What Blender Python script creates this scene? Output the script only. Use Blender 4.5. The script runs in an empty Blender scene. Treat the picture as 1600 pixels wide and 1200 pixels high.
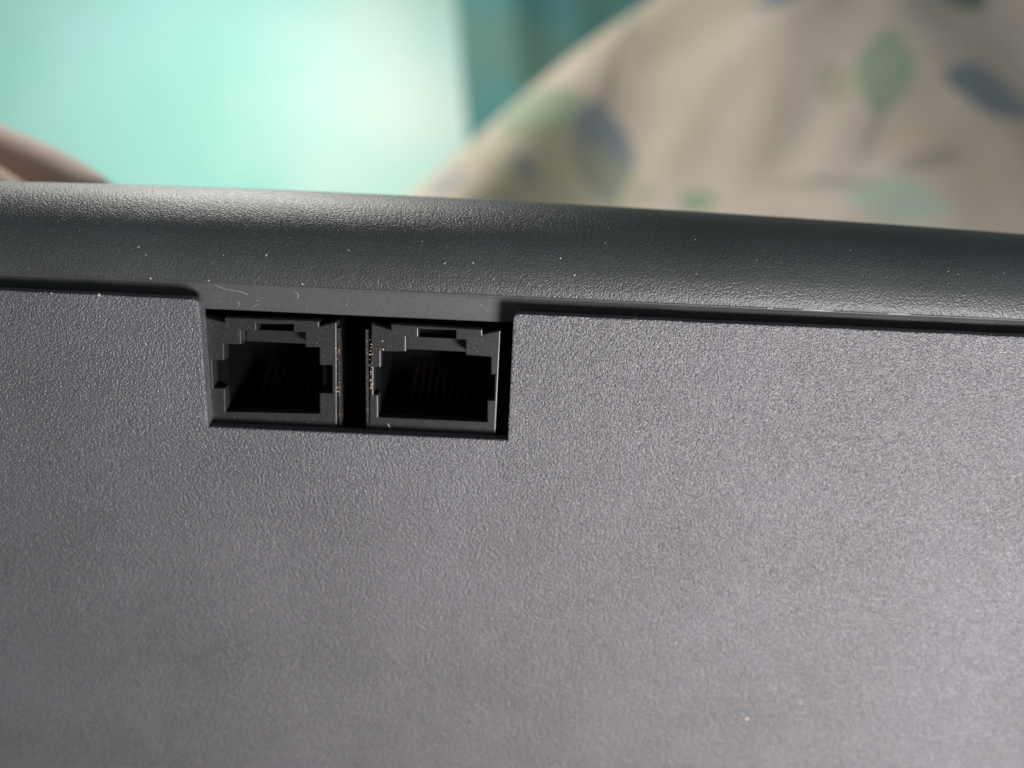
import bpy, bmesh, math, random
from mathutils import Vector, Matrix, noise

MM = 0.001
R = math.radians
scene = bpy.context.scene
col = scene.collection
random.seed(11)

# ------------------------------------------------------------------ camera
CAM = Vector((0.0, 0.0, 0.50))                 # phone camera, held level above the bed
cam_d = bpy.data.cameras.new('camera')
cam_d.sensor_width = 36.0
cam_d.lens = 36.0 * 1250.0 / 1600.0
cam_d.clip_start = 0.005
cam_d.clip_end = 50.0
cam_d.dof.use_dof = True
cam_d.dof.focus_distance = 0.0985
cam_d.dof.aperture_fstop = 7.8
cam = bpy.data.objects.new('camera', cam_d)
cam.location = CAM
cam.rotation_euler = (R(90), 0, 0)
col.objects.link(cam)
scene.camera = cam

# device pose: panel 100 mm in front of the lens, top leaning towards it, rolled clockwise
TILT, ROLL = R(17.0), R(2.6)
DEV = Matrix.Translation(CAM + Vector((0, 0.1, 0))) @ Matrix.Rotation(ROLL, 4, 'Y') @ Matrix.Rotation(TILT, 4, 'X')

# ------------------------------------------------------------------ world and lamps
world = bpy.data.worlds.new('World')
scene.world = world
world.use_nodes = True
bg = world.node_tree.nodes['Background']
bg.inputs['Color'].default_value = (0.78, 0.92, 1.0, 1)
bg.inputs['Strength'].default_value = 0.17

def area_light(name, loc, target, sx, sy, power, colour):
    d = bpy.data.lights.new(name, 'AREA')
    d.shape = 'RECTANGLE'; d.size = sx; d.size_y = sy
    d.energy = power; d.color = colour
    o = bpy.data.objects.new(name, d)
    o.location = loc
    o.rotation_euler = (Vector(target) - Vector(loc)).to_track_quat('-Z', 'Y').to_euler()
    col.objects.link(o)
    return o

# main light: soft lamp to the lower right of the camera, in front of the panel
L0 = DEV @ (Vector((165, -225, -88)) * MM)
area_light('front_lamp', L0, DEV @ (Vector((0, 0, 0)) * MM), 0.083, 0.083, 1.85, (1.0, 0.965, 0.97))
# lamp above the bed: washes the mint wall, the heaped cloth and the top of the rim
area_light('room_lamp', CAM + Vector((-0.22, 0.42, 0.53)), CAM + Vector((-0.40, 0.60, 0.085)), 0.24, 0.24, 5.7, (1.0, 0.97, 0.92))

scene.view_settings.view_transform = 'Standard'
scene.view_settings.look = 'None'
scene.view_settings.exposure = 0.0
scene.view_settings.gamma = 1.0
scene.view_settings.use_curve_mapping = False

# ------------------------------------------------------------------ helpers
def tag(o, label=None, cat=None, group=None, kind=None):
    if label: o['label'] = label
    if cat: o['category'] = cat
    if group: o['group'] = group
    if kind: o['kind'] = kind
    return o

def empty(name, matrix=None):
    o = bpy.data.objects.new(name, None)
    o.empty_display_size = 0.01
    if matrix is not None: o.matrix_world = matrix
    col.objects.link(o)
    return o

def obj(name, bm, mat, parent=None, smooth=False):
    me = bpy.data.meshes.new(name)
    bm.normal_update()
    bm.to_mesh(me); bm.free()
    if smooth:
        for p in me.polygons: p.use_smooth = True
    if mat: me.materials.append(mat)
    o = bpy.data.objects.new(name, me)
    col.objects.link(o)
    if parent: o.parent = parent
    return o

def box(bm, x0, x1, y0, y1, z0, z1):
    v = [bm.verts.new((x, y, z)) for x in (x0, x1) for y in (y0, y1) for z in (z0, z1)]
    for q in ((0, 1, 3, 2), (4, 6, 7, 5), (0, 4, 5, 1), (2, 3, 7, 6), (0, 2, 6, 4), (1, 5, 7, 3)):
        bm.faces.new([v[i] for i in q])

def new_mat(name):
    m = bpy.data.materials.new(name)
    m.use_nodes = True
    nt = m.node_tree
    return m, nt, nt.nodes['Principled BSDF']

def N(nt, kind, **kw):
    n = nt.nodes.new(kind)
    for k, v in kw.items():
        if k in n.inputs: n.inputs[k].default_value = v
        else: setattr(n, k, v)
    return n

# ------------------------------------------------------------------ materials
def plastic(name, base, rough, grain, strength, speck=0.0, tint=None, spec=0.5):
    """moulded plastic: leathery grain as bump, faint blotches of handling grime in colour and gloss"""
    m, nt, b = new_mat(name)
    L = nt.links
    tc = N(nt, 'ShaderNodeTexCoord')
    b.inputs['Specular IOR Level'].default_value = spec
    # blotchy colour
    n1 = N(nt, 'ShaderNodeTexNoise', Scale=55.0, Detail=5.0, Roughness=0.6)
    L.new(tc.outputs['Object'], n1.inputs['Vector'])
    cr = N(nt, 'ShaderNodeValToRGB')
    cr.color_ramp.elements[0].position = 0.3; cr.color_ramp.elements[1].position = 0.72
    cr.color_ramp.elements[0].color = (*[c * 0.80 for c in base], 1)
    t = tint or base
    cr.color_ramp.elements[1].color = (*[c * 1.12 for c in t], 1)
    L.new(n1.outputs['Fac'], cr.inputs['Fac'])
    # grain
    vo = N(nt, 'ShaderNodeTexNoise', Scale=grain, Detail=2.5, Roughness=0.55)
    L.new(tc.outputs['Object'], vo.inputs['Vector'])
    v2 = N(nt, 'ShaderNodeTexVoronoi', Scale=grain * 0.8)
    v2.feature = 'SMOOTH_F1'
    L.new(tc.outputs['Object'], v2.inputs['Vector'])
    mx = N(nt, 'ShaderNodeMath', operation='MULTIPLY_ADD')
    L.new(v2.outputs['Distance'], mx.inputs[0]); mx.inputs[1].default_value = -0.7
    L.new(vo.outputs['Fac'], mx.inputs[2])
    bp = N(nt, 'ShaderNodeBump', Strength=strength, Distance=0.00020)
    L.new(mx.outputs[0], bp.inputs['Height'])
    L.new(bp.outputs['Normal'], b.inputs['Normal'])
    # tiny pale flecks in the colour, painted glints of light on the grain
    if speck > 0:
        f = N(nt, 'ShaderNodeTexNoise', Scale=grain * 0.9, Detail=1.0)
        L.new(tc.outputs['Object'], f.inputs['Vector'])
        fr = N(nt, 'ShaderNodeMapRange')
        fr.inputs['From Min'].default_value = 0.61; fr.inputs['From Max'].default_value = 0.72
        fr.inputs['To Max'].default_value = speck
        L.new(f.outputs['Fac'], fr.inputs['Value'])
        mi = N(nt, 'ShaderNodeMix', data_type='RGBA')
        mi.inputs[7].default_value = (0.42, 0.39, 0.37, 1)
        L.new(fr.outputs['Result'], mi.inputs[0])
        L.new(cr.outputs['Color'], mi.inputs[6])
        L.new(mi.outputs[2], b.inputs['Base Color'])
    else:
        L.new(cr.outputs['Color'], b.inputs['Base Color'])
    n2 = N(nt, 'ShaderNodeTexNoise', Scale=60.0, Detail=6.0, Roughness=0.65, Distortion=0.8)
    mps = N(nt, 'ShaderNodeMapping'); mps.inputs['Rotation'].default_value = (0, 0.6, 0); mps.inputs['Scale'].default_value = (0.5, 1, 1.3)
    L.new(tc.outputs['Object'], mps.inputs['Vector']); L.new(mps.outputs['Vector'], n2.inputs['Vector'])
    mr = N(nt, 'ShaderNodeMapRange')
    mr.inputs['To Min'].default_value = rough - 0.10; mr.inputs['To Max'].default_value = rough + 0.10
    L.new(n2.outputs['Fac'], mr.inputs['Value'])
    L.new(mr.outputs['Result'], b.inputs['Roughness'])
    return m

def plain(name, base, rough, metal=0.0, dirt=None, scale=600.0, lo=0.45, hi=0.6):
    m, nt, b = new_mat(name)
    b.inputs['Roughness'].default_value = rough
    b.inputs['Metallic'].default_value = metal
    L = nt.links
    tc = N(nt, 'ShaderNodeTexCoord')
    n = N(nt, 'ShaderNodeTexNoise', Scale=scale, Detail=5.0, Roughness=0.65)
    L.new(tc.outputs['Object'], n.inputs['Vector'])
    cr = N(nt, 'ShaderNodeValToRGB')
    cr.color_ramp.elements[0].position = lo; cr.color_ramp.elements[1].position = hi
    cr.color_ramp.elements[0].color = (*base, 1)
    cr.color_ramp.elements[1].color = (*(dirt or [c * 1.25 for c in base]), 1)
    L.new(n.outputs['Fac'], cr.inputs['Fac'])
    L.new(cr.outputs['Color'], b.inputs['Base Color'])
    bp = N(nt, 'ShaderNodeBump', Strength=0.25, Distance=0.00005)
    L.new(n.outputs['Fac'], bp.inputs['Height'])
    L.new(bp.outputs['Normal'], b.inputs['Normal'])
    return m

M_PANEL = plastic('panel_plastic', (0.085, 0.0815, 0.091), 0.38, 4900.0, 0.9, 0.5, None, 0.8)
M_RIM = plastic('rim_plastic', (0.042, 0.046, 0.047), 0.42, 4900.0, 0.45, 0.08, None, 0.52)
M_STRIP = plain('smooth_plastic', (0.060, 0.062, 0.066), 0.5, 0.0, (0.072, 0.070, 0.070), 2200.0)
M_CASE = plastic('case_plastic', (0.05, 0.05, 0.052), 0.5, 1900.0, 0.6)
M_JACK = plain('jack_plastic', (0.020, 0.020, 0.022), 0.38, 0.0, (0.055, 0.048, 0.042), 3200.0, 0.52, 0.75)
M_CAVITY_SHADE = plain('cavity_shade_plastic', (0.003, 0.003, 0.0033), 0.6, 0.0, (0.005, 0.0045, 0.0045), 900.0)  # jack plastic made near-black: shade inside the ports put into its colour
M_CAVITY_SHADE.node_tree.nodes['Principled BSDF'].inputs['Specular IOR Level'].default_value = 0.06
M_LEDGE = plain('ledge_plastic', (0.010, 0.011, 0.012), 0.5, 0.0, (0.018, 0.016, 0.014), 2600.0, 0.5, 0.75)
M_SHIELD = plain('dusty_shield', (0.045, 0.042, 0.04), 0.45, 0.5, (0.30, 0.20, 0.11), 2200.0, 0.54, 0.70)
M_GOLD = plain('contact_metal', (0.028, 0.014, 0.010), 0.6, 0.3)
M_DUST = plain('dust', (0.31, 0.29, 0.265), 0.95)
M_TAN = plain('tan_grit', (0.62, 0.45, 0.33), 0.9)

# ------------------------------------------------------------------ the setting
HIGHLIGHT = (-0.10, 0.95, 0.82)                     # middle of a pale lamp highlight painted into the wall colour
def mint_paint():
    m, nt, b = new_mat('mint_paint')
    L = nt.links
    tc = N(nt, 'ShaderNodeTexCoord')
    n = N(nt, 'ShaderNodeTexNoise', Scale=5.0, Detail=4.0)
    L.new(tc.outputs['Object'], n.inputs['Vector'])
    cr = N(nt, 'ShaderNodeValToRGB')
    cr.color_ramp.elements[0].position = 0.35; cr.color_ramp.elements[1].position = 0.7
    cr.color_ramp.elements[0].color = (0.36, 0.75, 0.65, 1)
    cr.color_ramp.elements[1].color = (0.44, 0.79, 0.75, 1)
    L.new(n.outputs['Fac'], cr.inputs['Fac'])
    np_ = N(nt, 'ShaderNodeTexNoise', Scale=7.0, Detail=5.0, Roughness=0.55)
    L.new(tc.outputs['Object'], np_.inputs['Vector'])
    vd = N(nt, 'ShaderNodeVectorMath', operation='DISTANCE'); vd.inputs[1].default_value = HIGHLIGHT
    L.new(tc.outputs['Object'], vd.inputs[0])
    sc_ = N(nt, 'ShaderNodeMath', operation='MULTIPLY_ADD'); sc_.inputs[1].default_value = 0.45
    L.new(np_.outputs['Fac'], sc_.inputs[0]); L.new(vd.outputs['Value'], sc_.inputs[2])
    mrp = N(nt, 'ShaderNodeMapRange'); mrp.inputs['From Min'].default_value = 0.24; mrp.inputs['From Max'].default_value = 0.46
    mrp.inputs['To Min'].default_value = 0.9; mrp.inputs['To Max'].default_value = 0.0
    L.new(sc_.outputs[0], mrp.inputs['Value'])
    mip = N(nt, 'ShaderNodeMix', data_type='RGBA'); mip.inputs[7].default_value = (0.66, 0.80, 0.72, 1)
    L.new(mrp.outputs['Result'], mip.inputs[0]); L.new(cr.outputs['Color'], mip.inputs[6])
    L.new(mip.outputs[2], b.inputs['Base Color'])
    b.inputs['Roughness'].default_value = 0.45
    b.inputs['Specular IOR Level'].default_value = 0.3
    n3 = N(nt, 'ShaderNodeTexNoise', Scale=90.0, Detail=4.0)
    L.new(tc.outputs['Object'], n3.inputs['Vector'])
    bp = N(nt, 'ShaderNodeBump', Strength=0.3, Distance=0.002)
    L.new(n3.outputs['Fac'], bp.inputs['Height'])
    L.new(bp.outputs['Normal'], b.inputs['Normal'])
    return m

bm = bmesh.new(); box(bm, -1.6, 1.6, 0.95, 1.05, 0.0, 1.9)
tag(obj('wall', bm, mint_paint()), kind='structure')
bm = bmesh.new(); box(bm, -1.6, 1.6, -1.2, 0.95, -0.05, 0.0)
tag(obj('floor', bm, plain('floor_concrete', (0.30, 0.29, 0.27), 0.7, 0, None, 8.0)), kind='structure')

# teal curtain hanging in front of the wall, its free edge slanting slightly
def curtain():
    bm = bmesh.new()
    nx, nz = 120, 40
    g = []
    for i in range(nx + 1):
        row = []
        for j in range(nz + 1):
            t = j / nz
            z = 0.03 + 1.35 * t
            zr = z - CAM.z
            edge = -0.038 - 0.085 * (zr - 0.16) + 0.14 * max(0, 0.30 - zr) ** 2
            x = edge + 0.75 * i / nx
            s = x - edge
            y = 0.81 + 0.011 * math.sin(s * 38 + 0.9 + 5.0 * zr) + 0.004 * math.sin(s * 83 + 2.0 - 4.2 * zr)
            row.append(bm.verts.new((x, y, z)))
        g.append(row)
    for i in range(nx):
        for j in range(nz):
            bm.faces.new((g[i][j], g[i + 1][j], g[i + 1][j + 1], g[i][j + 1]))
    m, nt, b = new_mat('teal_cloth')
    L = nt.links
    tc = N(nt, 'ShaderNodeTexCoord')
    n = N(nt, 'ShaderNodeTexNoise', Scale=9.0, Detail=3.0)
    L.new(tc.outputs['Object'], n.inputs['Vector'])
    cr = N(nt, 'ShaderNodeValToRGB')
    cr.color_ramp.elements[0].position = 0.4; cr.color_ramp.elements[1].position = 0.62
    cr.color_ramp.elements[0].color = (0.06, 0.20, 0.20, 1)
    cr.color_ramp.elements[1].color = (0.09, 0.19, 0.155, 1)
    L.new(n.outputs['Fac'], cr.inputs['Fac'])
    L.new(cr.outputs['Color'], b.inputs['Base Color'])
    b.inputs['Roughness'].default_value = 0.85
    o = obj('curtain', bm, m, None, True)
    sm = o.modifiers.new('thickness', 'SOLIDIFY'); sm.thickness = 0.0015
    return o
tag(curtain(), 'teal green curtain with soft folds hanging against the mint wall', 'curtain')

# printed bed cloth heaped up behind the device
#CLOTH0
FOLD = 1.0                          # depth of the cloth's folds
def crest(x):                       # height of the heap's ridge above the camera axis, metres
    pts = [(-0.60, -0.32), (-0.25, -0.042), (-0.066, 0.107), (0.0, 0.158), (0.0736, 0.217), (0.20, 0.318), (0.32, 0.375), (0.60, 0.39), (0.9, 0.38)]
    for (a, za), (b, zb) in zip(pts, pts[1:]):
        if x <= b:
            t = max(0.0, (x - a) / (b - a))
            return za + (zb - za) * t
    return pts[-1][1]
def crest_s(x):
    return sum(crest(x + k * 0.012) for k in range(-3, 4)) / 7.0
def cloth_point(u, v):
    """u: metres along the heap, v: metres down the front from the ridge (negative: down the back)"""
    c = crest_s(u)
    r = 0.035
    if v >= 0:                      # rounded ridge then a sloping front
        a = min(v / r, 1.12)
        y = 0.47 - r * math.sin(a); z = c - r * (1 - math.cos(a))
        s = max(0.0, v - 1.12 * r)
        y -= s * math.cos(1.12); z -= s * math.sin(1.12)
    else:
        a = min(-v / r, 0.9)
        y = 0.47 + r * math.sin(a); z = c - r * (1 - math.cos(a))
        s = max(0.0, -v - 0.9 * r)
        y += s * math.cos(0.9); z -= s * math.sin(0.9)
    d = max(0.0, u - 0.10)
    y += 0.35 * d * d / (d + 0.06)                  # the heap turns away to the right
    f = 0.014 * math.sin(26 * u + 17 * v + 1.5 * math.sin(9 * v + 7 * u)) + 0.009 * math.sin(-31 * u + 24 * v + 1.0 + 2 * math.sin(11 * u))
    f += 0.018 * noise.noise(Vector((u * 9, v * 9, 3.1))) + 0.007 * noise.noise(Vector((u * 26, v * 26, 7.7)))
    w = FOLD * min(1.0, 0.06 + abs(v) / 0.12)
    return (u - 0.30 * f * w, y - 0.80 * f * w, z + 0.5 * f * w)
#CLOTH1

def cloth():
    bm = bmesh.new()
    uvl = bm.loops.layers.uv.new('UVMap')
    us = [-0.55 + 1.4 * i / 200 for i in range(201)]
    vs = [-0.45 + 1.25 * j / 170 for j in range(171)]
    g = []
    for u in us:
        row = []
        for v in vs:
            x, y, z = cloth_point(u, v)
            row.append(bm.verts.new((x, y, max(0.004, z + CAM.z))))
        g.append(row)
    for i in range(200):
        for j in range(170):
            f = bm.faces.new((g[i][j + 1], g[i + 1][j + 1], g[i + 1][j], g[i][j]))
            for l, (a, b) in zip(f.loops, ((i, j + 1), (i + 1, j + 1), (i + 1, j), (i, j))):
                l[uvl].uv = (us[a], vs[b] - crest_s(us[a]))
    m, nt, b = new_mat('leaf_print_cloth')
    L = nt.links
    uv = N(nt, 'ShaderNodeUVMap'); uv.uv_map = 'UVMap'
    n = N(nt, 'ShaderNodeTexNoise', Scale=9.0, Detail=3.0)
    L.new(uv.outputs['UV'], n.inputs['Vector'])
    cr = N(nt, 'ShaderNodeValToRGB')
    cr.color_ramp.elements[0].position = 0.36; cr.color_ramp.elements[1].position = 0.62
    cr.color_ramp.elements[0].color = (0.39, 0.33, 0.245, 1)
    cr.color_ramp.elements[1].color = (0.52, 0.455, 0.38, 1)
    L.new(n.outputs['Fac'], cr.inputs['Fac'])
    cur = cr.outputs['Color']
    for (cu, cv, ang, la, lb, colr) in LEAVES:
        mp = N(nt, 'ShaderNodeMapping', vector_type='TEXTURE')
        mp.inputs['Location'].default_value = (cu, cv, 0)
        mp.inputs['Rotation'].default_value = (0, 0, ang)
        mp.inputs['Scale'].default_value = (la, lb, 1)
        L.new(uv.outputs['UV'], mp.inputs['Vector'])
        sx = N(nt, 'ShaderNodeSeparateXYZ'); L.new(mp.outputs['Vector'], sx.inputs[0])
        x2 = N(nt, 'ShaderNodeMath', operation='MULTIPLY'); L.new(sx.outputs[0], x2.inputs[0]); L.new(sx.outputs[0], x2.inputs[1])
        ay = N(nt, 'ShaderNodeMath', operation='ABSOLUTE'); L.new(sx.outputs[1], ay.inputs[0])
        ad = N(nt, 'ShaderNodeMath', operation='ADD'); L.new(x2.outputs[0], ad.inputs[0]); L.new(ay.outputs[0], ad.inputs[1])
        lt = N(nt, 'ShaderNodeMapRange')
        lt.inputs['From Min'].default_value = 0.92; lt.inputs['From Max'].default_value = 1.08
        lt.inputs['To Min'].default_value = colr[3]; lt.inputs['To Max'].default_value = 0.0
        L.new(ad.outputs[0], lt.inputs['Value'])
        mi = N(nt, 'ShaderNodeMix', data_type='RGBA')
        mi.inputs[7].default_value = (*colr[:3], 1)
        L.new(lt.outputs['Result'], mi.inputs[0]); L.new(cur, mi.inputs[6])
        cur = mi.outputs[2]
    L.new(cur, b.inputs['Base Color'])
    b.inputs['Roughness'].default_value = 0.9
    b.inputs['Sheen Weight'].default_value = 0.15
    o = obj('bed_cloth', bm, m, None, True)
    return o
SLATE = (0.16, 0.20, 0.22, 0.92); GREEN = (0.22, 0.31, 0.20, 0.85); PALE = (0.36, 0.47, 0.36, 0.8); BLUE = (0.11, 0.16, 0.19, 0.9); GREY = (0.21, 0.24, 0.26, 0.85); STEM = (0.22, 0.22, 0.17, 0.6); DARK = (0.06, 0.12, 0.09, 0.9); OLIVE = (0.30, 0.31, 0.18, 0.5)
LEAVES = [  # centre u, v; angle; half length, half width; printed colour
    (0.179, -0.104, 1.89, 0.0253, 0.0133, GREEN),
    (0.171, -0.037, 0.23, 0.0242, 0.0121, PALE),
    (0.229, -0.095, 0.19, 0.0250, 0.0169, BLUE),
    (0.046, -0.098, 1.53, 0.0290, 0.0145, SLATE),
    (0.017, -0.117, -0.42, 0.0250, 0.0165, GREEN),
    (0.236, -0.178, 0.19, 0.0170, 0.0122, DARK),
    (0.169, -0.076, 2.11, 0.0211, 0.0021, STEM),
    (0.054, -0.140, 1.81, 0.0259, 0.0028, STEM),
    (0.067, -0.175, 1.98, 0.0205, 0.0036, STEM),
    (0.023, -0.086, 0.34, 0.0518, 0.0237, OLIVE),
    (0.009, -0.084, 1.08, 0.0077, 0.0047, GREY),
    (0.137, -0.156, 0.51, 0.0135, 0.0090, BLUE),
    (0.155, -0.103, -0.27, 0.0093, 0.0117, OLIVE),
    (0.143, -0.052, -2.88, 0.0279, 0.0029, STEM),
    (-0.007, -0.063, 0.54, 0.0227, 0.0111, OLIVE),
    (-0.033, -0.086, -0.07, 0.0140, 0.0082, GREY),
    (0.088, -0.061, 0.41, 0.0101, 0.0064, GREEN),
    (0.189, -0.056, -0.17, 0.0182, 0.0042, STEM),
    (0.285, -0.056, 0.61, 0.0196, 0.0162, PALE),
    (-0.06, 0.02, 1.1, 0.026, 0.012, BLUE),
    (0.05, 0.05, 0.5, 0.028, 0.013, GREEN),
    (0.16, 0.08, 2.2, 0.027, 0.012, GREY),
    (0.28, 0.06, 1.7, 0.027, 0.013, BLUE),
    (0.2, 0.28, 0.3, 0.028, 0.013, PALE),
    (-0.28, 0.4, 1.3, 0.027, 0.013, GREEN),
    (0.36, 0.24, 2.5, 0.028, 0.013, GREEN),
    (0.5, -0.02, 0.9, 0.028, 0.013, BLUE),
    (0.33, 0.02, 0.6, 0.030, 0.014, GREEN), (0.40, -0.10, 2.0, 0.026, 0.013, BLUE), (0.10, 0.16, 0.4, 0.03, 0.014, BLUE), (0.26, 0.19, 1.2, 0.028, 0.013, GREEN),
    (-0.12, 0.10, 0.9, 0.028, 0.012, PALE), (-0.20, 0.25, 2.2, 0.026, 0.013, GREY), (0.45, 0.12, 1.4, 0.03, 0.014, PALE), (0.0, 0.30, 0.2, 0.03, 0.013, GREEN),
]
tag(cloth(), 'heaped beige cloth printed with green and blue leaves', 'cloth')

# ------------------------------------------------------------------ the device
device = empty('network_device', DEV)
tag(device, 'dark grey textured plastic device back panel with two network ports in a notch', 'device')
X0, X1 = -98.0, 98.0
PT, NB, NX0, NX1 = 8.95, -7.55, -38.6, -0.2      # panel top, notch bottom, notch sides

def bevel_front(bm, y, off, seg=2):
    es = [e for e in bm.edges if all(abs(v.co.y - y) < 1e-7 for v in e.verts) and len(e.link_faces) == 2
          and any(abs(f.normal.y) < 0.5 for f in e.link_faces)]
    bmesh.ops.bevel(bm, geom=es, offset=off, offset_type='OFFSET', segments=seg, profile=0.6, affect='EDGES')

def prism(loops, y0, y1, bev=0.0, hole=False):
    """extrude outline(s) in the device's x-z plane (millimetres) from depth y0 to y1"""
    bm = bmesh.new()
    edges = []
    for lp in loops:
        vs = [bm.verts.new((x * MM, y0 * MM, z * MM)) for x, z in lp]
        edges += [bm.edges.new((vs[i], vs[(i + 1) % len(vs)])) for i in range(len(vs))]
    bmesh.ops.triangle_fill(bm, use_beauty=True, use_dissolve=False, edges=edges, normal=(0, -1, 0))
    bm.normal_update()
    for f in bm.faces:
        if f.normal.y > 0: f.normal_flip()
    ret = bmesh.ops.extrude_face_region(bm, geom=list(bm.faces), use_keep_orig=True)
    nv = [v for v in ret['geom'] if isinstance(v, bmesh.types.BMVert)]
    bmesh.ops.translate(bm, vec=(0, (y1 - y0) * MM, 0), verts=nv)
    bmesh.ops.recalc_face_normals(bm, faces=list(bm.faces))
    bm.normal_update()
    if bev: bevel_front(bm, y0 * MM, bev * MM)
    return bm

def arc(cx, cz, r, a0, a1, n=6):
    return [(cx + r * math.cos(R(a0 + (a1 - a0) * k / n)), cz + r * math.sin(R(a0 + (a1 - a0) * k / n))) for k in range(n + 1)]

# back panel: one plate, open notch in its top edge, slightly wavy moulded edge
def wavy(xa, xb, z, n):
    return [(xa + (xb - xa) * k / n, z + 0.07 * noise.noise(Vector((0.23 * (xa + (xb - xa) * k / n), 1.7, 0)))) for k in range(1, n)]
outline = []
outline += arc(X0 + 8, -100 + 8, 8, 180, 270) + arc(X1 - 8, -100 + 8, 8, 270, 360)
outline += arc(X1 - 3, PT - 3, 3, 0, 90, 4) + wavy(X1 - 3, NX1 + 0.8, PT, 50)
outline += arc(NX1 + 0.7, PT - 0.7, 0.7, 90, 180, 4)
outline += [(NX1 - 0.02, 1.0), (NX1 - 0.05, NB), (NX0 + 0.05, NB), (NX0 + 0.02, 1.0)]
outline += arc(NX0 - 0.7, PT - 0.7, 0.7, 0, 90, 4) + wavy(NX0 - 0.8, X0 + 3, PT, 40) + arc(X0 + 3, PT - 3, 3, 90, 180, 4)
bm = prism([outline], 0.0, 1.9, 0.22)
panel = obj('back_panel', bm, M_PANEL, device)

# rim: a profile (depth, height) swept along x, its crown dipping a little to both sides
RECESS = 1.1                                   # how far the rim and its lip stand behind the panel
def sweep(name, prof, mat, closed, bow=True, nx=90, smooth=True, parent=None, caps=False):
    bm = bmesh.new()
    rows = []
    for i in range(nx + 1):
        x = X0 + (X1 - X0) * i / nx
        dx = x + 25
        drop = (0.00016 if dx > 0 else 0.00026) * dx * dx
        row = []
        for (y, z) in prof:
            k = max(0.0, min(1.0, (z - 10.5) / 10.0)) if bow else 0
            row.append(bm.verts.new((x * MM, (y + RECESS) * MM, (z - drop * k) * MM)))
        rows.append(row)
    n = len(prof)
    for i in range(nx):
        for j in range(n if closed else n - 1):
            bm.faces.new((rows[i][j], rows[i][(j + 1) % n], rows[i + 1][(j + 1) % n], rows[i + 1][j]))
    if caps:
        bm.faces.new(rows[0]); bm.faces.new(list(reversed(rows[-1])))
    bmesh.ops.recalc_face_normals(bm, faces=list(bm.faces))
    return obj(name, bm, mat, parent or device, smooth)

def spline(pts, n=6):
    out = []
    for i in range(len(pts) - 1):
        p0 = pts[max(i - 1, 0)]; p1 = pts[i]; p2 = pts[i + 1]; p3 = pts[min(i + 2, len(pts) - 1)]
        for k in range(n):
            t = k / n
            out.append(tuple(0.5 * (2 * p1[a] + (p2[a] - p0[a]) * t + (2 * p0[a] - 5 * p1[a] + 4 * p2[a] - p3[a]) * t * t + (3 * p1[a] - p0[a] - 3 * p2[a] + p3[a]) * t ** 3) for a in (0, 1)))
    out.append(pts[-1])
    return out
rim_out = spline([(1.72, 10.55), (1.75, 12.0), (2.3, 14.2), (3.7, 16.6), (5.9, 18.6), (8.9, 20.2), (12.4, 21.05), (16.0, 21.2), (20.0, 20.7), (25, 19.2), (28.4, 17.2), (30.0, 14.6), (30.4, 11.0)])
rim_in = [(28.4, 11.0), (28, 14.0), (24, 16.9), (19, 18.4), (14, 18.6), (10, 17.6), (7, 15.8), (5, 13.3), (4.2, 10.55)]
rim = sweep('rim', rim_out + rim_in, M_RIM, True, caps=True)
# smooth lip below the rim: rounded step, flat face, underside running back over the ports
lip_prof = [(1.74, 10.545), (1.80, 10.36), (1.90, 10.22), (2.00, 10.05), (2.02, 9.8), (2.02, 7.25), (2.10, 7.12), (2.3, 7.08), (22, 7.3), (22, 9.0), (4.19, 9.0), (4.19, 10.545)]
lip = sweep('lip_strip', lip_prof, M_STRIP, True, bow=False, caps=True)
# rear shell and end walls
shell = [(30.4, 10.99), (30.4, -96.0), (28.0, -100.0), (2.0, -100.0), (2.0, -98.0), (27.0, -98.0), (28.4, -95.0), (28.4, 10.99)]
sweep('rear_shell', shell, M_CASE, True, bow=False, smooth=False, nx=4, caps=True)
for xa, xb in ((X0 - 2.0, X0 - 0.01), (X1 + 0.01, X1 + 2.0)):
    side = [(2.6, 10.5), (3.2, 16.5), (7, 19.4), (13.5, 20.2), (18, 19.6), (27.5, 16.0), (29.9, 10.0), (29.9, -96), (28, -99.5), (2.2, -99.5)]
    bm = bmesh.new()
    a = [bm.verts.new((xa * MM, y * MM, (z - 1.0) * MM)) for y, z in side]
    b_ = [bm.verts.new((xb * MM, y * MM, (z - 1.0) * MM)) for y, z in side]
    bm.faces.new(a); bm.faces.new(list(reversed(b_)))
    for k in range(len(side)):
        bm.faces.new((a[k], a[(k + 1) % len(side)], b_[(k + 1) % len(side)], b_[k]))
    bmesh.ops.recalc_face_normals(bm, faces=list(bm.faces))
    obj('end_wall', bm, M_CASE, device)

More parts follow.
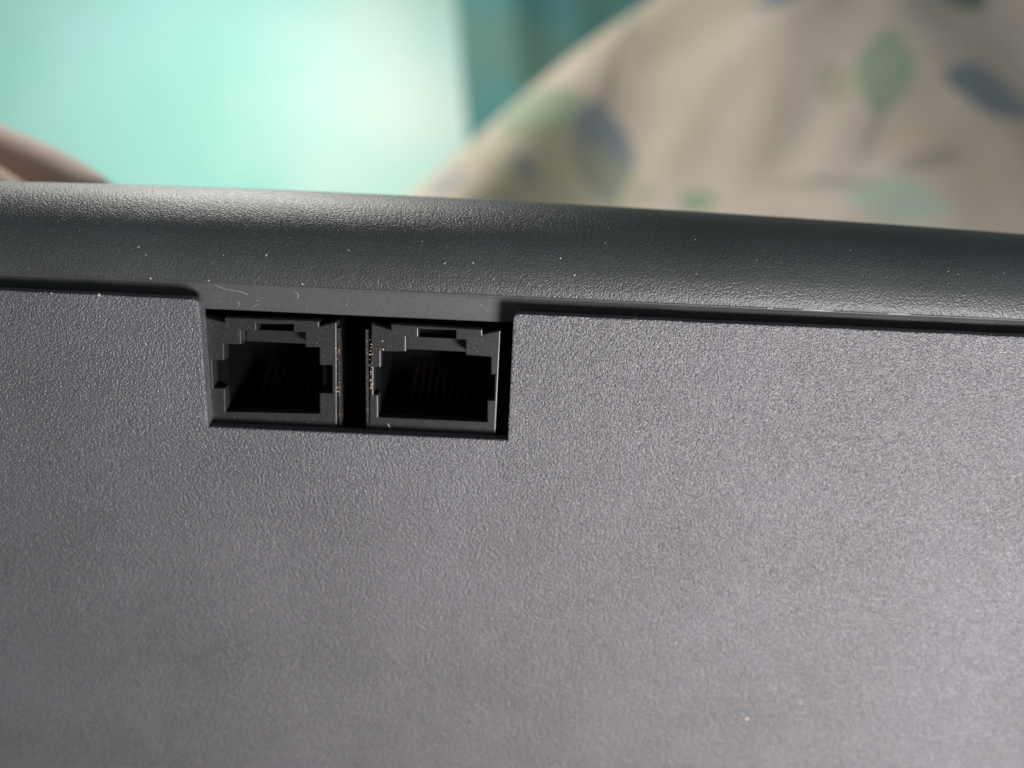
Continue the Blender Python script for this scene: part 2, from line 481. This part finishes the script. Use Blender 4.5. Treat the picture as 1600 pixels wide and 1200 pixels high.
# network jacks: stepped opening cut through a housing, standing just behind the panel
JD = 1.8
def jack(outer, inner, xshield):
    q = (95.63 + JD) / 98.63                      # outlines were measured 3 mm behind the panel
    outer, inner = [[(x * q, max(29.24 + (z - 29.24) * q, -8.0)) for x, z in lp] for lp in (outer, inner)]
    xshield = [x * q for x in xshield]
    bm = prism([outer, inner], JD, JD + 1.6, 0.13)
    xs = [p[0] for p in outer]; zs = [p[1] for p in outer]
    j = obj('network_jack', bm, M_JACK, device)
    # insert behind the front frame, cavity shade put into its near-black colour, its opening a touch wider so the frame's edge stands free
    icx = sum(p[0] for p in inner) / len(inner); icz = sum(p[1] for p in inner) / len(inner)
    so = [(icx + (x - icx) * 0.99, icz + (z - icz) * 0.97) for x, z in outer]
    i0 = inner                                     # slot, shoulders and main cavity; the side notches stay in the frame only
    si = [(i0[0][0], i0[0][1]), (i0[1][0], i0[1][1]), (i0[2][0], i0[2][1]), (i0[3][0], i0[3][1]), (i0[4][0], i0[4][1]), (i0[5][0], i0[5][1]),
          (i0[10][0], i0[10][1]), (i0[11][0], i0[11][1]), (i0[16][0], i0[16][1]), (i0[17][0], i0[17][1]), (i0[18][0], i0[18][1]), (i0[19][0], i0[19][1])]
    si = [(icx + (x - icx) * 1.01, icz + (z - icz) * 1.01) for x, z in si]
    obj('insert', prism([so, si], JD + 1.61, 15.0), M_CAVITY_SHADE, j)
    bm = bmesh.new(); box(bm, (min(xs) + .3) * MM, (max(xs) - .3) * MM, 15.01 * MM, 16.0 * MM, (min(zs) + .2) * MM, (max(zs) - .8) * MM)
    obj('rear_wall', bm, M_CAVITY_SHADE, j)
    # ears: proud blocks in the upper corners around the latch slot
    ix0 = min(p[0] for p in inner); ix1 = max(p[0] for p in inner)
    cz = [p[1] for p in inner]
    # ledge under the latch slot
    bm = bmesh.new(); box(bm, (inner[18][0] - .15) * MM, (inner[3][0] + .15) * MM, (JD + 2.3) * MM, (JD + 5.0) * MM, (inner[4][1] - 0.15) * MM, (inner[2][1] - 0.5) * MM)
    obj('latch_ledge', bm, M_LEDGE, j)
    # contact wires rising from the cavity floor
    cx = (min(p[0] for p in inner) + max(p[0] for p in inner)) / 2
    zf = min(cz)
    for k in range(8):
        x = cx + (k - 3.5) * 1.02
        bm = bmesh.new()
        path = [(x, 14.9, zf + 4.6), (x, 13.6, zf + 4.2), (x, 9.2, zf + 1.3), (x, 8.7, zf + 0.9), (x, 8.9, zf + 0.1)]
        prev = None
        for (px, py, pz) in path:
            ring = [bm.verts.new(((px + 0.13 * c) * MM, (py + 0.13 * s) * MM, (pz + 0.13 * s) * MM)) for c, s in ((1, 0), (0, 1), (-1, 0), (0, -1))]
            if prev:
                for q in range(4): bm.faces.new((prev[q], prev[(q + 1) % 4], ring[(q + 1) % 4], ring[q]))
            prev = ring
        bmesh.ops.recalc_face_normals(bm, faces=list(bm.faces))
        obj('contact_pin', bm, M_GOLD, j, True)
    # thin sheet-metal side plates with dust caught along them
    for x in xshield:
        bm = bmesh.new(); box(bm, (x - 0.16) * MM, (x + 0.16) * MM, (JD + 0.15) * MM, (JD + 1.1) * MM, (min(zs) + 0.1) * MM, 5.6 * MM)
        obj('shield_plate', bm, M_SHIELD, j)
    return j

L_out = [(-39.3, 6.05), (-36.7, 5.5), (-36.65, 6.12), (-24.74, 6.2), (-24.70, 5.55), (-22.5, 6.2), (-22.75, -8.6), (-39.6, -8.8)]
L_in = [(-32.7, 5.5), (-27.95, 5.66), (-27.98, 4.66), (-26.5, 4.7), (-26.55, 2.74), (-24.75, 2.8), (-24.8, 0.45), (-23.2, 0.5), (-23.25, -3.27), (-24.9, -3.33), (-24.95, -6.15), (-37.3, -6.5), (-37.2, -3.27), (-38.7, -3.32), (-38.6, 0.47), (-37.05, 0.52), (-36.95, 2.66), (-34.75, 2.72), (-34.68, 4.55), (-32.74, 4.62)]
R_out = [(-18.1, 6.15), (-15.63, 5.51), (-15.63, 6.22), (-4.06, 6.1), (-4.04, 5.45), (-1.75, 6.08), (-1.9, -8.55), (-18.5, -8.65)]
R_in = [(-12.16, 5.76), (-7.42, 5.83), (-7.4, 4.67), (-6.12, 4.64), (-6.06, 2.65), (-2.84, 2.55), (-2.76, 0.22), (-2.25, 0.24), (-2.2, -3.26), (-3.1, -3.3), (-3.0, -6.27), (-17.3, -6.27), (-17.3, -3.2), (-17.9, -3.21), (-17.85, 0.49), (-16.93, 0.52), (-16.92, 2.62), (-13.7, 2.75), (-13.71, 4.66), (-12.15, 4.72)]
jl = jack(L_out, L_in, [-22.3])
jl['label'] = 'left network port with brown dust along its right side'
jr = jack(R_out, R_in, [-18.72])
jr['label'] = 'right network port beside the open gap'

# ------------------------------------------------------------------ dust, grit and lint on the casing, and highlight crumbs on the notch edge
def rim_y(z):
    for (ya, za), (yb, zb) in zip(rim_out, rim_out[1:]):
        if za <= z <= zb: return RECESS + ya + (yb - ya) * (z - za) / (zb - za)
    return 1.7 + RECESS
JQ = (95.63 + JD) / 98.63
def in_poly(x, z, lp):
    c = False
    for (xa, za), (xb, zb) in zip(lp, lp[1:] + lp[:1]):
        if (za > z) != (zb > z) and x < (xb - xa) * (z - za) / (zb - za) + xa: c = not c
    return c
def speck(bm, p, r):
    ret = bmesh.ops.create_icosphere(bm, subdivisions=1, radius=1.0)
    sx, sz = r * random.uniform(0.7, 1.5), r * random.uniform(0.6, 1.2)
    a = random.uniform(0, 3.14)
    for v in ret['verts']:
        c = v.co * random.uniform(0.7, 1.25)
        x, z = c.x * sx, c.z * sz
        v.co = Vector((p[0] + x * math.cos(a) - z * math.sin(a), p[1] + c.y * r * 0.5, p[2] + x * math.sin(a) + z * math.cos(a))) * MM
def fibre(bm, pts, r=0.028):
    prev = None
    for p in pts:
        ring = [bm.verts.new(((p[0] + r * c) * MM, (p[1] + r * 0.5 * (c + s)) * MM, (p[2] + r * s) * MM)) for c, s in ((1, 0), (0, 1), (-1, 0), (0, -1))]
        if prev:
            for q in range(4): bm.faces.new((prev[q], prev[(q + 1) % 4], ring[(q + 1) % 4], ring[q]))
        prev = ring
bm = bmesh.new()
for x, z, r in ((-45.5, 10.75, .17), (-31.1, 14.2, .16), (5.3, 15.4, .11), (7.1, 13.5, .13), (-2.9, 12.6, .13), (1.6, 12.2, .12), (-38.3, 10.8, .17), (-47, 14.5, .12), (-46, 13.6, .1), (-21, 15.2, .1), (-9, 14.2, .12), (-5.5, 14.4, .1), (-26.6, 10.9, .14), (-12, 16.6, .08)):
    speck(bm, (x, rim_y(z) - 0.03, z), r)
for k in range(24):
    x = random.uniform(-66, 66); z = random.uniform(10.8, 18.5)
    speck(bm, (x, rim_y(z) - 0.01, z), random.choice((.035, .045, .06, .07)))
for x, z, r in ((-50.7, 8.95, .2), (-56.5, 8.9, .12), (48.4, -38.2, .14), (47.4, -40.7, .13), (62, -36, .1), (10, 6.0, .1), (58.6, -2, .1), (-6, -48, .1), (-38, -42.5, .09), (-42, -9, .1)):
    speck(bm, (x, -0.03, z), r)
for k in range(90):
    x = random.uniform(-70, 70); z = random.uniform(-58, 8)
    if NX0 - .5 < x < NX1 + .5 and z > NB - .5: continue
    speck(bm, (x, -0.005, z), random.choice((.03, .04, .05, .06)))
for k in range(26):      # pale crumbs added as the highlight along the notch's worn edge
    speck(bm, (NX1 + random.uniform(0.0, 0.25), 0.03, random.uniform(NB, PT - .5)), random.choice((.04, .06, .08)))
for k in range(90):      # fluff packed into the seam
    x = random.choice((random.uniform(-68, NX0), random.uniform(NX1, 68)))
    speck(bm, (x, random.uniform(0.3, 1.6), PT + random.uniform(-.02, .06)), random.choice((.03, .05, .07)))
for k in range(40):      # grit on the lip and around the ports
    x = random.uniform(NX0, NX1); z = random.uniform(7.4, 10.2)
    speck(bm, (x, 2.0 + RECESS, z), random.choice((.03, .04, .06)))
for k in range(60):
    x = random.choice((random.uniform(-39, -23), random.uniform(-18.3, -2))); z = random.choice((5.2, 4.0, -7.4, -7.0, 3.2)) + random.uniform(-.5, .5)
    if any(in_poly(x / JQ, 29.24 + (z - 29.24) / JQ, lp) for lp in (L_in, R_in)): continue
    speck(bm, (x, JD - 0.01, z), random.choice((.03, .04, .05)))
fibre(bm, [(-38.2, 3.05, 10.6), (-37.2, 2.95, 10.1), (-36.4, 3.05, 9.75), (-35.2, 3.07, 9.65), (-34.2, 3.07, 9.45), (-33.6, 3.07, 9.2)])
fibre(bm, [(-27.6, 3.05, 9.8), (-27.2, 3.05, 9.5), (-27.3, 3.05, 9.1), (-27.7, 3.05, 8.9)])
fibre(bm, [(-33.2, 3.05, 7.5), (-32.7, 3.05, 7.9), (-32.2, 3.05, 8.1)])
fibre(bm, [(-35, 3.05, 7.5), (-34.7, 3.05, 7.9), (-34.8, 3.05, 8.2)])
fibre(bm, [(-15.8, 1.75, -6.7), (-15.6, 1.75, -7.2), (-15.3, 1.75, -7.7), (-15.2, 1.75, -7.9)], 0.045)
dust = obj('dust', bm, M_DUST, None)
dust.matrix_world = DEV
tag(dust, 'pale specks of dust and lint scattered over the device, and crumbs added as the highlight along the notch edge', 'dust', kind='stuff')

bm = bmesh.new()
speck(bm, (35.6, -0.06, -48.2), 0.26)
for k in range(55):      # brown grit stuck along the ports' sides
    x, y = random.choice(((-22.3, JD), (-18.05, JD - .05), (-16.6, JD - .02)))
    z = random.uniform(-7.6, 5.8) if x < -20 else random.uniform(-2.0, 4.5)
    x += random.uniform(-.12, .25)
    if any(in_poly(x / JQ, 29.24 + (z - 29.24) / JQ, lp) for lp in (L_in, R_in)): continue
    speck(bm, (x, y, z), random.choice((.04, .06, .08)))
grit = obj('grit', bm, M_TAN, None)
grit.matrix_world = DEV
tag(grit, 'tan and brown grit stuck beside the ports and on the panel', 'grit', kind='stuff')

# pale scuffs worn into the lower edge of the rim
M_SCUFF = plain('scuffed_plastic', (0.30, 0.30, 0.30), 0.5)
for x, w in ((37.6, 1.9), (47.7, 1.4), (31.7, .35)):
    bm = bmesh.new()
    n = 8
    top = [bm.verts.new(((x - w + 2 * w * k / n) * MM, (1.70 + RECESS) * MM, (10.585 + 0.05 * math.sin(math.pi * k / n)) * MM)) for k in range(n + 1)]
    mid = [bm.verts.new(((x - w + 2 * w * k / n) * MM, (1.655 + RECESS) * MM, (10.56 + 0.03 * math.sin(math.pi * k / n)) * MM)) for k in range(n + 1)]
    bot = [bm.verts.new(((x - w + 2 * w * k / n) * MM, (1.74 + RECESS) * MM, 10.46 * MM)) for k in range(n + 1)]
    for k in range(n):
        bm.faces.new((top[k], top[k + 1], mid[k + 1], mid[k])); bm.faces.new((mid[k], mid[k + 1], bot[k + 1], bot[k]))
    obj('scuff_mark', bm, M_SCUFF, rim)

# ------------------------------------------------------------------ the hand holding the device from behind
def skin_mat():
    m, nt, b = new_mat('skin')
    L = nt.links
    tc = N(nt, 'ShaderNodeTexCoord')
    n = N(nt, 'ShaderNodeTexNoise', Scale=120.0, Detail=5.0)
    L.new(tc.outputs['Object'], n.inputs['Vector'])
    cr = N(nt, 'ShaderNodeValToRGB')
    cr.color_ramp.elements[0].color = (0.46, 0.30, 0.23, 1); cr.color_ramp.elements[1].color = (0.60, 0.42, 0.34, 1)
    L.new(n.outputs['Fac'], cr.inputs['Fac'])
    L.new(cr.outputs['Color'], b.inputs['Base Color'])
    b.inputs['Roughness'].default_value = 0.75
    b.inputs['Subsurface Weight'].default_value = 0.15
    b.inputs['Subsurface Radius'].default_value = (0.004, 0.0015, 0.001)
    bp = N(nt, 'ShaderNodeBump', Strength=0.3, Distance=0.0004)
    L.new(n.outputs['Fac'], bp.inputs['Height']); L.new(bp.outputs['Normal'], b.inputs['Normal'])
    return m
M_SKIN = skin_mat()
def hand():
    # joints in millimetres relative to the camera: x right, y away, z up
    V, E, Rd = [], [], []
    def add(p, r, parent=None):
        V.append(Vector(p) * MM + CAM); Rd.append(r * MM)
        if parent is not None: E.append((parent, len(V) - 1))
        return len(V) - 1
    wr = add((-205, 178, -62), 23)
    add((-232, 190, -150), 27, wr)
    pa = add((-186, 172, -22), 24, wr)
    kn = add((-166, 168, 14), 19, pa)
    tips = []
    def finger(pts):
        prev = kn
        for p, r in pts: prev = add(p, r, prev)
        tips.append(prev)
    finger([((-152, 172, 53), 11.5), ((-131, 170, 55), 9.8), ((-109, 166, 46.3), 8.8), ((-93, 162, 39.6), 8.2), ((-79.5, 158, 33.0), 6.6)])      # index
    finger([((-147, 153, 35), 11.5), ((-124, 149, 43.0), 9.8), ((-103, 148, 36.0), 8.8), ((-88, 147, 27), 8.0), ((-79, 146, 20), 6.6)])            # middle
    finger([((-146, 154, 15), 11), ((-122, 151, 24), 9.4), ((-101, 150, 16), 8.4), ((-88, 149, 8), 7.6), ((-80, 148, 3), 6.3)])                # ring
    finger([((-150, 157, -5), 10), ((-128, 154, 3), 8.4), ((-111, 152, -3), 7.5), ((-100, 151, -9), 6.8), ((-93, 150, -13), 5.6)])          # little
    prev = pa
    for p, r in (((-168, 132, -18), 15), ((-142, 106, -11), 12), ((-116, 92.5, -5), 10.2), ((-100, 91, -2.5), 9.2), ((-89, 93, -1), 7.2)): prev = add(p, r, prev)        # thumb, on the front
    tips.append(prev)
    me = bpy.data.meshes.new('hand')
    me.from_pydata([tuple(v) for v in V], E, [])
    o = bpy.data.objects.new('hand', me)
    col.objects.link(o)
    sk = o.modifiers.new('skin', 'SKIN'); sk.use_smooth_shade = True
    for i, r in enumerate(Rd):
        me.skin_vertices[0].data[i].radius = (r, r)
    me.skin_vertices[0].data[wr].use_root = True
    sb = o.modifiers.new('sub', 'SUBSURF'); sb.levels = 2; sb.render_levels = 2
    me.materials.append(M_SKIN)
    return o
hand_o = hand()
tag(hand_o, 'hand gripping the left end of the device, fingertips showing behind the rim', 'hand')

M_NAIL = plain('nail', (0.58, 0.42, 0.36), 0.3, 0.0, (0.64, 0.48, 0.42), 60.0)
def nail(p, along, up, la, lb):
    """a slightly domed nail plate lying on a fingertip"""
    al = Vector(along).normalized(); upv = (Vector(up) - al * Vector(up).dot(al)).normalized(); sd = al.cross(upv)
    bm = bmesh.new()
    rows = []
    for i in range(9):
        t = -1 + 2 * i / 8
        w = lb * (1 - max(0, abs(t) - 0.35) ** 2 * 1.1)
        rows.append([bm.verts.new(Vector(p) * MM + CAM + (al * (la * t) + sd * (w * q) + upv * (-0.32 * lb * q * q - 0.25 * t * t)) * MM) for q in (-1, -.6, -.2, .2, .6, 1)])
    for r0, r1 in zip(rows, rows[1:]):
        for k in range(5): bm.faces.new((r0[k], r0[k + 1], r1[k + 1], r1[k]))
    o = obj('nail', bm, M_NAIL, hand_o, True)
    m = o.modifiers.new('thickness', 'SOLIDIFY'); m.thickness = 0.0006
nail((-94.0, 83.6, -1.2), (1, 0.12, 0.12), (0, -1, 0.05), 6.0, 4.6)
nail((-84.5, 160.6, 41.6), (13, -4, -6.6), (0.35, 0.25, 0.9), 5.0, 4.0)
